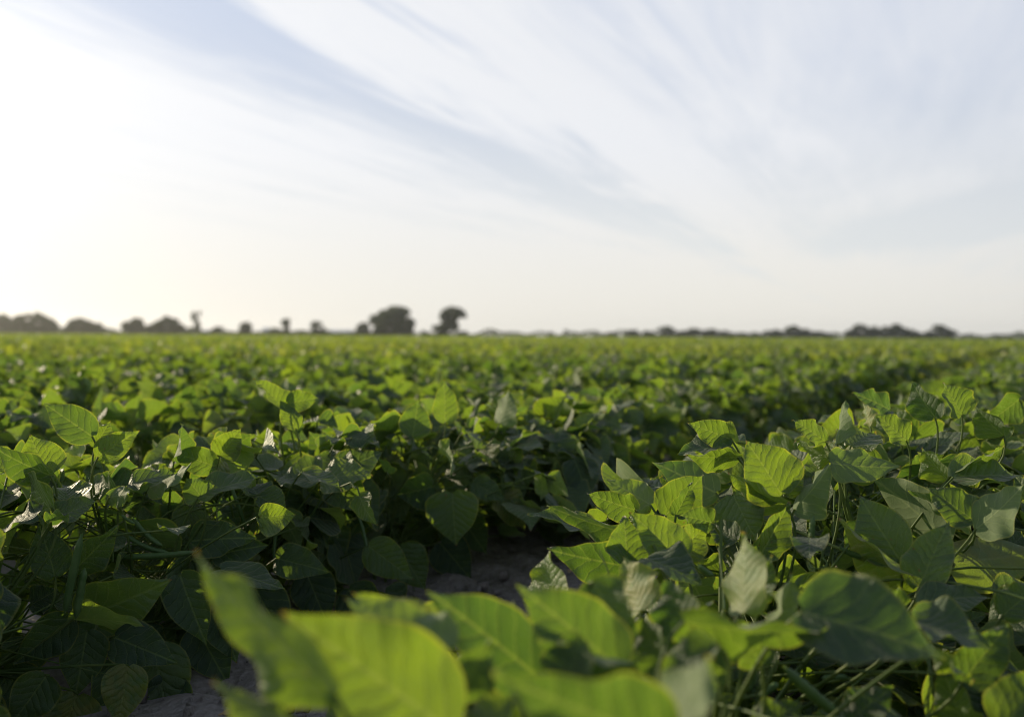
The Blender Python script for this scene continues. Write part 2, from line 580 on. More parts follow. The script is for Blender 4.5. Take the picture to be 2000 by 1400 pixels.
# ------------------------------------------------------------------ ground
g = MB()
g.add([(-1300, -40, 0), (1300, -40, 0), (1300, 1500, 0), (-1300, 1500, 0)], [(0, 1, 2, 3)])
tag(g.build('ground', [SOIL], smooth=False), kind='structure')

# soil crumbs and small ridges in the bare furrow are one uneven sheet just above the ground
ROW_A = R(28.4)
UV_ = np.array([math.sin(ROW_A), math.cos(ROW_A), 0.0])      # along the rows
NV_ = np.array([math.cos(ROW_A), -math.sin(ROW_A), 0.0])     # across the rows, to the right
ROW_GAP = 0.92


def row_pt(n, u, z=0.0):
    return NV_ * n + UV_ * u + np.array([0, 0, z])


def row_c(k):
    return -0.27 - ROW_GAP * k


rs = np.random.default_rng(5)
nn, nu = 60, 420
A_, U_ = np.meshgrid(np.linspace(-1.35, -0.15, nn), np.linspace(0.0, 8.0, nu), indexing='ij')
Z_ = 0.010 + 0.010 * np.cos((A_ + 0.73) / 0.92 * 6.28 + 3.14)
for _ in range(40):
    fa, fu, p_ = rs.uniform(-60, 60), rs.uniform(-60, 60), rs.uniform(0, 6.28)
    Z_ = Z_ + 0.0012 * np.sin(fa * A_ + fu * U_ + p_)
Z_ += rs.normal(0, .0012, Z_.shape)
Z_ = np.maximum(Z_, 0.004)
P_ = NV_[None, None] * A_[..., None] + UV_[None, None] * U_[..., None] + np.array([0, 0, 1.0]) * Z_[..., None]
i_ = np.arange(nn - 1)[:, None] * nu
j_ = np.arange(nu - 1)[None]
fs = MB()
fs.add(P_.reshape(-1, 3), np.stack([i_ + j_, i_ + j_ + 1, i_ + nu + j_ + 1, i_ + nu + j_], -1).reshape(-1, 4))
tag(fs.build('furrow_ground', [SOIL]), kind='structure')

cl = MB()
rc = np.random.default_rng(8)
ico = np.array([(-1, -1, -1), (1, -1, -1), (1, 1, -1), (-1, 1, -1), (-1, -1, 1), (1, -1, 1), (1, 1, 1), (-1, 1, 1)], float) * .6
icf = [(0, 3, 2, 1), (4, 5, 6, 7), (0, 1, 5, 4), (1, 2, 6, 5), (2, 3, 7, 6), (3, 0, 4, 7)]
for _ in range(3800):
    sz = .0016 + .015 * rc.uniform(0, 1) ** 5
    c_ = row_pt(-0.75 + rc.normal(0, .22), rc.uniform(.2, 5.0) ** 1.0, .018 + sz * .2)
    cl.add(c_ + ico * sz * rc.uniform(.6, 1.3, (8, 3)) * rc.uniform(.7, 1.2, (1, 3)), icf)
tag(cl.build('soil_crumbs', [SOIL]), 'loose crumbs of sandy soil lying in the bare furrow', 'soil crumbs', kind='stuff')

DRY = simple_mat('dry_leaf', (0.30, 0.20, 0.10), (0.42, 0.32, 0.19), 60.0, 0.8)
rd = np.random.default_rng(12)
for (n_, u_) in [(-.93, 1.02), (-.86, 1.18), (-.80, 1.32), (-.90, 1.45), (-.76, 1.66), (-.84, 1.80), (-.70, 1.95), (-.92, 2.1), (-.78, 2.3), (-.86, .92)]:
    m_ = MB()
    L_ = rd.uniform(.018, .045)
    V_, F_, uv_, ed_ = leaflet(np.array([0, 0, .004]), [rd.normal(), rd.normal(), .05], [rd.normal() * .3, rd.normal() * .3, 1], L_, L_ * .6, rd, 8, 6, .6, -.3, .003)
    m_.add(V_, F_, uv_, ed_, .5)
    o_ = m_.build('dry_leaf', [DRY])
    o_.location = row_pt(n_, u_, .024)
    tag(o_, 'small curled tan dry leaf lying on the bare furrow soil', 'dry leaf', 'dry leaves on the furrow soil')

# ------------------------------------------------------------------ hero leaves (measured off the photo, placed in depth)
# row, base x y, tip x y, depth, apparent width px, roll, fold, droop, depth change towards the tip
HERO = [
 # right row, sharp
 (0, 1527, 966, 1462, 860, 1.20, 122, 0, .12, .10, .01), (0, 1533, 964, 1574, 908, 1.21, 42, 20, .3, .1, .03),
 (0, 1534, 985, 1418, 938, 1.19, 44, 55, .25, .2, -.03), (0, 1428, 858, 1345, 826, 1.34, 50, 25, .2, .1, .02),
 (0, 1428, 872, 1324, 873, 1.33, 48, 55, .25, .2, .0), (0, 1440, 893, 1342, 895, 1.30, 46, 45, .3, .1, -.02),
 (0, 1398, 962, 1296, 909, 1.30, 64, 50, .1, .35, .0), (0, 1300, 1006, 1378, 930, 1.27, 92, 5, .1, .15, .0),
 (0, 1320, 1006, 1354, 942, 1.22, 32, 40, .4, .1, .0), (0, 1432, 966, 1470, 1050, 1.24, 112, -55, .15, .25, -.05),
 (0, 1486, 1082, 1546, 982, 1.15, 48, 30, .5, .1, .0), (0, 1552, 994, 1633, 910, 1.20, 62, 55, .4, .2, .02),
 (0, 1636, 866, 1644, 780, 1.30, 27, 62, .35, -.15, .03), (0, 1662, 870, 1712, 836, 1.32, 72, 20, .2, .2, .03),
 (0, 1621, 904, 1753, 920, 1.24, 64, 200, .15, .2, .0), (0, 1622, 896, 1549, 867, 1.25, 34, 60, .2, .2, .0),
 (0, 1612, 862, 1552, 818, 1.32, 42, 35, .3, .1, .02), (0, 1878, 810, 1846, 746, 1.50, 56, 0, .2, .1, .02),
 (0, 1826, 814, 1776, 752, 1.52, 64, 40, .2, .25, .0), (0, 1738, 800, 1668, 764, 1.62, 36, 20, .2, .1, .0),
 (0, 1850, 936, 1796, 880, 1.34, 52, 30, .2, .2, .0), (0, 1862, 922, 1966, 877, 1.32, 40, 30, .5, .1, .02),
 (0, 1862, 932, 2004, 916, 1.30, 56, 40, .2, .2, .0), (0, 1757, 1092, 1672, 964, 1.12, 108, 15, .12, .15, .05),
 (0, 1850, 1056, 1714, 922, 1.28, 92, 150, .15, .2, .05), (0, 1795, 1146, 1852, 1012, 1.06, 74, -35, .5, .1, .02),
 (0, 1804, 1134, 1628, 1028, 1.10, 66, 50, .3, .15, .02), (0, 1899, 1014, 1812, 948, 1.20, 74, 20, .25, .2, .02),
 (0, 1894, 1034, 1780, 950, 1.23, 34, 60, .3, .1, .02), (0, 1906, 1032, 2012, 956, 1.18, 84, 40, .15, .3, .02),
 (0, 1862, 1098, 2034, 1086, 1.20, 92, 190, .12, .2, .03), (0, 1800, 1178, 1938, 1150, 1.02, 56, 45, .3, .2, .0),
 (0, 1558, 1152, 1652, 1146, 1.06, 68, 40, .2, .25, .0), (0, 1560, 1160, 1640, 1110, 1.10, 56, 10, .2, .2, .0),
 (0, 1290, 1058, 1062, 1006, 1.20, 62, 50, .25, .15, .04), (0, 1160, 1042, 1034, 992, 1.32, 22, 60, .3, .1, .0),
 (0, 1240, 995, 1148, 968, 1.28, 48, 30, .2, .2, .0), (0, 1270, 985, 1198, 940, 1.32, 56, 50, .1, .35, .0),
 (0, 1230, 1106, 1068, 1078, 1.12, 84, 35, .3, .1, .03), (0, 1225, 1102, 1222, 1006, 1.10, 82, -10, .2, .1, .02),
 (0, 1330, 1092, 1234, 998, 1.10, 90, 25, .25, .15, .03), (0, 1322, 1082, 1390, 1020, 1.12, 70, 10, .2, .2, .02),
 (0, 1390, 1020, 1330, 1005, 1.15, 50, 30, .3, .1, .0), (0, 1440, 1055, 1382, 1018, 1.15, 58, 30, .2, .2, .0),
 (0, 1264, 1090, 1372, 1130, 1.05, 66, 30, .3, .2, -.02), (0, 1990, 780, 1930, 830, 1.7, 56, 40, .2, .2, .0),
 (0, 1960, 850, 1900, 800, 1.5, 58, 35, .2, .2, .0), (0, 1960, 1200, 2040, 1130, 1.02, 70, 20, .2, .2, .0),
 (0, 1700, 832, 1686, 786, 1.5, 24, 60, .3, .0, .0), (0, 1770, 860, 1712, 806, 1.45, 50, 25, .3, .1, .0),
 # right row, blurred foreground
 (0, 1566, 1196, 1846, 1262, .74, 172, 12, .10, .15, -.02), (0, 1784, 1214, 1938, 1246, .86, 80, 35, .12, .2, .0),
 (0, 1336, 1214, 1634, 1262, .70, 74, 25, .12, .12, .02), (0, 1452, 1196, 1458, 1040, .84, 84, 60, .12, .05, .02),
 (0, 1482, 1172, 1504, 1084, .90, 56, -20, .3, .1, .0), (0, 1512, 1226, 1554, 1120, .84, 54, 55, .3, .1, .0),
 (0, 1344, 1232, 1296, 1132, .76, 104, -15, .15, .1, .0), (0, 1158, 1136, 1238, 1282, .74, 96, -20, .12, .1, -.02),
 (0, 1250, 1192, 1228, 1092, .90, 88, 60, .12, .15, .0), (0, 1090, 1208, 1060, 1076, 1.00, 92, 55, .12, .15, .0),
 (0, 1206, 1300, 1012, 1140, .67, 150, 5, .10, .05, .02), (0, 1236, 1298, 1050, 1262, .64, 56, 40, .4, .1, .0),
 (0, 1046, 1316, 842, 1150, .69, 138, 8, .10, .10, .02), (0, 872, 1270, 690, 1196, .62, 92, 62, .10, .35, .03),
 (0, 872, 1420, 556, 1192, .55, 236, 0, .06, .08, .0), (0, 650, 1350, 360, 1092, .52, 84, 62, .25, .06, .03),
 (0, 896, 1360, 958, 1250, .60, 96, 0, .15, .1, .0), (0, 1290, 1440, 964, 1330, .50, 170, 20, .08, .08, .0),
 (0, 1270, 1470, 1394, 1286, .50, 150, 62, .08, .0, .0), (0, 1398, 1258, 1284, 1312, .66, 44, 40, .4, .1, .0),
 (0, 640, 1440, 412, 1380, .50, 66, 60, .1, .3, .0), (0, 930, 1440, 1010, 1350, .56, 90, 10, .1, .1, .0),
 (0, 1880, 1330, 1974, 1216, .86, 84, 10, .3, .1, .0), (0, 1760, 1190, 1698, 1146, .94, 64, 10, .15, .15, .0),
 (0, 1820, 1260, 1890, 1345, .80, 34, 60, .3, .3, -.01), (0, 1760, 1416, 1590, 1376, .86, 60, 55, .2, .2, .0),
 (0, 1960, 1420, 2060, 1300, .80, 120, 0, .15, .2, .0), (0, 1890, 1430, 1830, 1300, .90, 66, -30, .2, .2, .0),
 (0, 980, 1270, 1004, 1176, .75, 90, 0, .2, .1, .0), (0, 1112, 1340, 1126, 1228, .62, 110, 10, .15, .1, .0), (0, 770, 1340, 706, 1226, .60, 104, 10, .15, .1, .0),
 (0, 1404, 1336, 1330, 1240, .69, 92, 0, .2, .1, .0), (0, 1304, 1310, 1246, 1206, .73, 94, 10, .2, .1, .0), (0, 1486, 1296, 1440, 1206, .79, 82, 0, .2, .1, .0),
 (0, 1660, 1404, 1744, 1336, .83, 84, 30, .2, .2, .0), (0, 1486, 1424, 1566, 1366, .80, 80, 30, .2, .2, .0), (0, 840, 1250, 724, 1176, .66, 96, -30, .2, .5, .04),
 # left row, sharp
 (1, 180, 852, 84, 786, 1.46, 70, 10, .15, .1, .03), (1, 186, 872, 216, 822, 1.47, 48, 0, .2, .1, .02),
 (1, 192, 892, 272, 840, 1.45, 48, 20, .25, .1, .02), (1, 92, 926, 58, 848, 1.36, 92, 10, .15, .1, .02),
 (1, 98, 928, -24, 878, 1.34, 62, 40, .2, .2, .0), (1, 106, 1002, 36, 930, 1.30, 62, 35, .12, .25, .0),
 (1, 106, 1016, 184, 970, 1.29, 46, -50, .15, .25, .0), (1, 74, 1004, -6, 1026, 1.27, 38, 60, .15, .25, -.02),
 (1, 100, 1018, 134, 998, 1.26, 34, 150, .3, .1, -.04), (1, 226, 966, 182, 934, 1.40, 60, 40, .15, .45, -.01),
 (1, 214, 970, 262, 966, 1.38, 44, 150, .3, .2, -.03), (1, 252, 946, 346, 914, 1.42, 30, 60, .2, .2, .0),
 (1, 292, 952, 386, 918, 1.44, 32, 62, .2, .25, .0), (1, 396, 974, 364, 932, 1.44, 62, 165, .2, .1, .02),
 (1, 392, 966, 516, 918, 1.44, 40, 60, .2, .2, .0), (1, 622, 934, 534, 926, 1.62, 66, 40, .15, .25, -.02),
 (1, 630, 934, 722, 918, 1.62, 66, 40, .15, .25, -.02), (1, 590, 922, 668, 944, 1.56, 26, 60, .2, .2, -.04),
 (1, 108, 1124, 78, 1020, 1.30, 78, -10, .15, .1, .0), (1, 146, 1112, 232, 1030, 1.34, 56, -25, .25, .1, .0),
 (1, 158, 1206, 328, 1142, 1.32, 92, -20, .12, .15, -.02), (1, 144, 1208, 286, 1208, 1.27, 34, 120, .2, .15, .0),
 (1, 224, 1244, 342, 1290, 1.31, 92, 10, .25, .15, -.02), (1, 138, 1208, 26, 1300, 1.28, 82, 15, .15, .15, -.03),
 (1, 170, 1232, 148, 1364, 1.30, 90, 5, .25, .15, -.03), (1, 62, 1180, 110, 1150, 1.33, 60, 20, .2, .2, .0),
 (1, 352, 1124, 400, 1258, 1.38, 88, -10, .2, .15, -.03), (1, 372, 1056, 492, 1044, 1.46, 64, 20, .15, .25, -.02),
 (1, 430, 1112, 556, 1140, 1.38, 38, 55, .15, .15, -.03), (1, 420, 1084, 520, 1060, 1.46, 66, 20, .2, .2, .0),
 (1, 424, 1184, 462, 1292, 1.44, 84, 0, .2, .15, -.03), (1, 340, 1320, 300, 1440, 1.36, 90, 0, .2, .15, -.03),
 (1, 90, 1320, 20, 1420, 1.22, 90, 10, .2, .15, -.03), (1, 250, 1300, 230, 1420, 1.26, 86, -5, .2, .15, -.03),
 (1, 540, 1090, 640, 1112, 1.55, 70, 15, .2, .2, -.02), (1, 720, 1066, 806, 1130, 1.72, 76, 0, .2, .2, -.02),
 (1, 884, 962, 888, 1064, 1.86, 106, -15, .12, .2, -.03), (1, 924, 942, 988, 974, 1.95, 48, 20, .15, .25, -.02),
 (1, 846, 950, 776, 970, 1.92, 76, 20, .2, .25, -.02), (1, 870, 824, 868, 740, 1.95, 50, 0, .2, .0, .02),
 (1, 806, 852, 818, 780, 1.92, 64, 10, .15, .1, .02), (1, 976, 826, 1002, 764, 2.1, 48, 60, .15, .2, .0),
 (1, 556, 800, 500, 736, 1.72, 36, 10, .35, .1, .02), (1, 578, 836, 548, 780, 1.70, 40, 10, .2, .1, .02),
 (1, 562, 788, 624, 776, 1.72, 44, 30, .2, .1, .02), (1, 300, 1262, 336, 1432, 1.36, 118, 5, .15, .15, -.03), (1, 232, 1290, 214, 1440, 1.31, 96, 10, .2, .15, -.03), (1, 384, 1226, 446, 1336, 1.43, 96, 0, .2, .2, -.03),
 (1, 150, 1356, 116, 1460, 1.27, 110, 0, .2, .15, -.03), (1, 330, 1366, 366, 1450, 1.37, 80, 10, .2, .15, -.03), (1, 20, 1310, 60, 1420, 1.27, 100, 0, .2, .15, -.03),
 (1, 240, 1376, 270, 1470, 1.33, 100, 0, .2, .15, -.03), (1, 60, 1250, 20, 1330, 1.31, 90, 0, .2, .15, -.03), (1, 500, 1150, 560, 1260, 1.55, 96, 0, .2, .2, -.03),
 (1, 600, 1120, 640, 1220, 1.68, 90, 0, .2, .2, -.03), (1, 780, 1070, 830, 1150, 1.85, 84, 0, .2, .2, -.03), (1, 860, 1060, 920, 1130, 2.0, 84, 0, .2, .2, -.03),
 (1, 680, 1150, 740, 1230, 1.72, 90, 0, .2, .2, -.03), (1, 900, 1010, 950, 1080, 2.05, 76, 0, .2, .2, -.03),
 (1, 340, 900, 362, 830, 1.50, 30, 20, .5, .1, .0),
 (1, 420, 910, 330, 880, 1.52, 56, 10, .2, .2, .0), (1, 430, 890, 470, 838, 1.54, 60, 10, .3, .1, .0),
]
# how the sun meets each blade: 0 shines through it, 1 partly through, 2 grazes it (dark), 3 glances, 4 lights its face pale, 5 as given
STATE = [
 0, 0, 2, 0, 2, 0, 4, 0, 0, 3,  0, 4, 4, 2, 1, 2, 0, 0, 2, 0,  2, 0, 2, 2, 4, 2, 2, 1, 4, 4,
 1, 2, 0, 0, 0, 2, 0, 4, 0, 0,  0, 0, 0, 2, 2, 0, 2, 2, 4, 0,  2, 3, 0, 4, 2, 4, 2, 2, 4, 3,
 0, 0, 0, 4, 0, 5, 0, 0, 4, 2,  4, 2, 1, 0, 2, 2, 2, 2,  0, 2, 2, 0, 2, 0, 2, 2, 4,
 0, 0, 0, 0, 0, 2, 2, 3, 0, 2,  2, 2, 4, 0, 2, 2, 2, 2,
 5, 5, 5, 5, 5, 5, 5, 5, 5, 5, 5, 5, 5, 5, 5, 5, 5, 5, 5, 5, 5,
 0, 0, 4, 0, 0, 0, 5, 5, 5, 5, 5, 5, 5, 5, 5, 5, 5, 5, 5, 5, 0, 0, 0]
TARGET = [-.75, -.4, .03, .22, .55, 0]
SUNV = np.array(sdir)
SKY0 = ([0, 380, 420, 600, 700, 860, 1000, 1040, 1200, 1350, 1500, 1650, 1760, 2000], [3000, 3000, 1330, 1215, 1185, 1150, 1140, 1000, 945, 835, 850, 800, 762, 735])
SKY1 = ([0, 120, 300, 480, 600, 900, 1000, 2000], [800, 805, 862, 800, 770, 765, 760, 740])
SKYF = ([0, 400, 600, 700, 860, 1000, 1300, 1420, 1500, 1600, 1750, 2000], [3000, 1350, 1215, 1190, 1150, 1140, 1150, 1080, 1120, 1180, 1190, 1200])
KEEP_OPEN = [(930, 1066, 1220, 1145, 5.0), (380, 1280, 600, 1400, 5.0), (1440, 1290, 1720, 1400, 1.0), (640, 1000, 720, 1110, 1.4)]
CAMP = np.array([0, 0, CAM_Z])


def hero_leaf(h, state=5):
    row, bx, by, tx, ty, d, wpx, roll, fold, droop, dd = h
    if state != 5:
        # turn the blade about its midrib until the sun strikes it as in the photo (through it, along it or onto it)
        best = None
        off = 180 if abs(roll) > 90 or state == 4 else 0
        for dd_ in (dd, dd - .015, dd + .015, dd - .03, dd + .03) + ((dd - .05, dd + .05, dd + .07) if state == 4 else ()):
            for r_ in range(-66, 67, 4):
                B, T = at(bx, by, d), at(tx, ty, d + dd_)
                a = unit(T - B)
                nc = unit(CAMP - (B + T) / 2)
                nc = unit(nc - (nc @ a) * a)
                nv = math.cos(R(r_)) * nc + math.sin(R(r_)) * np.cross(nc, a)
                Ln = float(np.linalg.norm(T - B))
                wa = wpx * d / FPX
                wr = min(max(wa / max(.42, math.cos(R(r_))), .62 * Ln), 1.2 * Ln)
                half = unit(SUNV + unit(CAMP - (B + T) / 2))
                e = (1.3 * (1 - nv @ half) if state == 4 else abs(nv @ SUNV - TARGET[state])) + abs(r_) * .001 + abs(dd_ - dd) * (1.2 if state == 4 else 3) + .5 * abs(wr * math.cos(R(r_)) - wa) / wa
                if best is None or e < best[0]:
                    best = (e, r_ + off, dd_)
        roll, dd = best[1], best[2]
    B, T = at(bx, by, d), at(tx, ty, d + dd)
    a = unit(T - B)
    L = float(np.linalg.norm(T - B))
    nc = unit(CAMP - (B + T) / 2)
    nc = unit(nc - (nc @ a) * a)
    s = np.cross(nc, a)
    nrm = math.cos(R(roll)) * nc + math.sin(R(roll)) * s
    W = wpx * d / FPX / max(.42, abs(math.cos(R(roll))))
    return dict(row=row, base=B, axis=a, normal=nrm, L=L, W=min(max(W, .62 * L), 1.2 * max(L, .045)), fold=fold, droop=droop * .6, ripple=.0050, curl=.25, asym=0.0, twist=0.0,
                rnd=((bx * 7 + ty * 3) % 97) / 97.0, tip=T, wpx=wpx, d=d)


HL = [hero_leaf(h, c) for h, c in zip(HERO, STATE)]
hx, hy, hd, hr = [], [], [], []
for h in HL:
    for t in (.05, .25, .5, .75, .95):
        x_, y_, d_ = project(h['base'] * (1 - t) + h['tip'] * t)
        hx.append(x_[0]); hy.append(y_[0]); hd.append(d_[0]); hr.append(h['wpx'] * .5 * float(np.interp(t, PS, PW)))
hx, hy, hd, hr = map(np.array, (hx, hy, hd, hr))


def blocked(base, axis, L, W, row):
    """would this grown leaflet hide a measured leaf, the bare furrow or the sky line of the row?"""
    P = np.array([base + axis * L * t for t in (0, .4, .75, 1)])
    x, y, d = project(P)
    if (d < 0.42).any():
        return d.max() > 0.02 and d.min() < .42 and True
    r = .36 * W * FPX / d
    for i in range(4):
        dist = np.hypot(hx - x[i], hy - y[i])
        if ((dist < hr + r[i]) & (d[i] < hd + .015)).any():
            return True
        sk = SKYF if (row == 0 and d[i] < .95) else (SKY0 if row == 0 else SKY1)
        if y[i] - r[i] * .6 < np.interp(x[i], *sk) and d[i] < 2.4:
            return True
        for (x0, y0, x1, y1, dm) in KEEP_OPEN:
            if d[i] < dm and x0 - r[i] < x[i] < x1 + r[i] and y0 - r[i] < y[i] < y1 + r[i]:
                return True
    return False


# ------------------------------------------------------------------ bean plants
ORD = ['', 'first', 'second', 'third', 'fourth', 'fifth', 'sixth', 'seventh', 'eighth', 'ninth', 'tenth', 'eleventh', 'twelfth', 'thirteenth', 'fourteenth']


def row_words(k):
    if k < 0:
        return 'bean plant in the row at the right, past the sharp row', 'bean plants in the far right row'
    if k == 0:
        return 'bean plant in the sunlit row at the right, beyond the sharp nearest plants', 'bean plants in the right row'
    if k == 1:
        return 'bean plant in the shaded row just left of the bare furrow, beyond its nearest plants', 'bean plants in the row left of the furrow'
    return 'blurred bean plant in the %s row left of the bare furrow' % (ORD[k] if k < len(ORD) else 'far rows'), 'bean plants in the %s row' % (ORD[k] if k < len(ORD) else 'far')


rng = np.random.default_rng(11)
spots = []
for k in range(-1, 15):
    for i in range(-2, 90):
        u = i * .20 + float(rng.uniform(-.05, .05))
        n = row_c(k) + float(rng.uniform(-.03, .03))
        if u > 2.3:
            n += {0: .05, 1: -.05}.get(k, 0.0)
        p = row_pt(n, u)
        sc, rz = float(rng.uniform(.92, 1.08)), float(rng.uniform(0, 6.28))
        ang = math.degrees(math.atan2(p[0], p[1]))
        d = math.hypot(p[0], p[1])
        if k == 0 and u < .46:
            continue
        if k == -1:
            if not (.1 < u < 2.0):
                continue
            pr = d + 4
        else:
            if not (-37 < ang < 33) and not (d < 1.6 and -45 < ang < 45):
                continue
            pr = d
        spots.append((pr, k, i, u, n, p, sc, rz))
spots.sort(key=lambda s: s[0])
near_spots, far_spots = spots[:296], spots[296:]
FIELD_R = near_spots[-1][0]

UNIQUE = [s for s in near_spots if s[1] in (0, 1) and s[3] < 2.5]
uniq_ids = {id(s) for s in UNIQUE}

# hero leaves go to the nearest plant of their row
owner = {id(s): [] for s in UNIQUE}
for h in HL:
    cand = [s for s in UNIQUE if s[1] == h['row']]
    u = float(h['base'] @ UV_)
    s = min(cand, key=lambda s: abs(s[3] - u))
    owner[id(s)].append(h)

PODS = [  # measured pods: row, from, to, depth, sag px down, radius
 (1, (160, 1042), (126, 1198), 1.24, .004, .0053), (1, (166, 1108), (148, 1208), 1.25, .004, .0052), (1, (196, 1086), (388, 1077), 1.40, -.006, .0045),
 (1, (240, 1040), (330, 1078), 1.42, -.012, .004), (1, (258, 1010), (318, 1066), 1.42, -.010, .004), (1, (236, 1004), (264, 1022), 1.38, -.003, .0022),
 (0, (1588, 1006), (1580, 1092), 1.16, .0, .004), (0, (1640, 1068), (1710, 1080), 1.14, -.012, .0038), (0, (1530, 1300), (1640, 1396), .84, -.004, .0052),
 (0, (1362, 1102), (1394, 1124), 1.02, -.002, .003), (0, (1478, 1290), (1462, 1352), .92, 0, .0035), (0, (1484, 1358), (1520, 1334), .9, 0, .0036), (0, (1604, 1324), (1656, 1322), .95, .002, .0026),
]

UNIQUE_LABEL = {     # by row and order along the row
 (0, 0): 'nearest bean plant, blurred, with big backlit leaves along the bottom centre edge',
 (0, 1): 'blurred near bean plant carrying the broad flat dark green leaf at lower right',
 (0, 2): 'bean plant with bright pointed leaves over the furrow, behind the blurred broad dark leaf',
 (0, 3): 'sharp bean plant topped by one large round backlit leaf in the right row',
 (0, 4): 'bean plant with a narrow pale upright leaf, just behind the large round backlit leaf',
 (0, 5): 'bean plant with a lit oval leaf on an upright stalk, near the right frame edge',
 (0, 6): 'slightly soft bean plant on the furrow side, behind the narrow pale upright leaf',
 (0, 7): 'slightly soft bean plant behind the lit oval leaf near the right frame edge',
 (1, 0): 'bean plant cut off by the left frame edge, before the plant with hanging pods',
 (1, 1): 'bean plant at the left edge with two long green pods hanging down',
 (1, 2): 'sharp bean plant just right of the two hanging pods, dark leaves down to the soil',
 (1, 3): 'bean plant with twin dark drooping leaves high above the furrow, in the left row',
 (1, 4): 'bean plant with a tuft of three upright bright leaves, in the left row',
 (1, 5): 'shaded bean plant with one large leaf hanging over the furrow left of centre',
 (1, 6): 'bean plant with a pale upright leaf on top, right of the large hanging leaf',
}
PLANTS = []


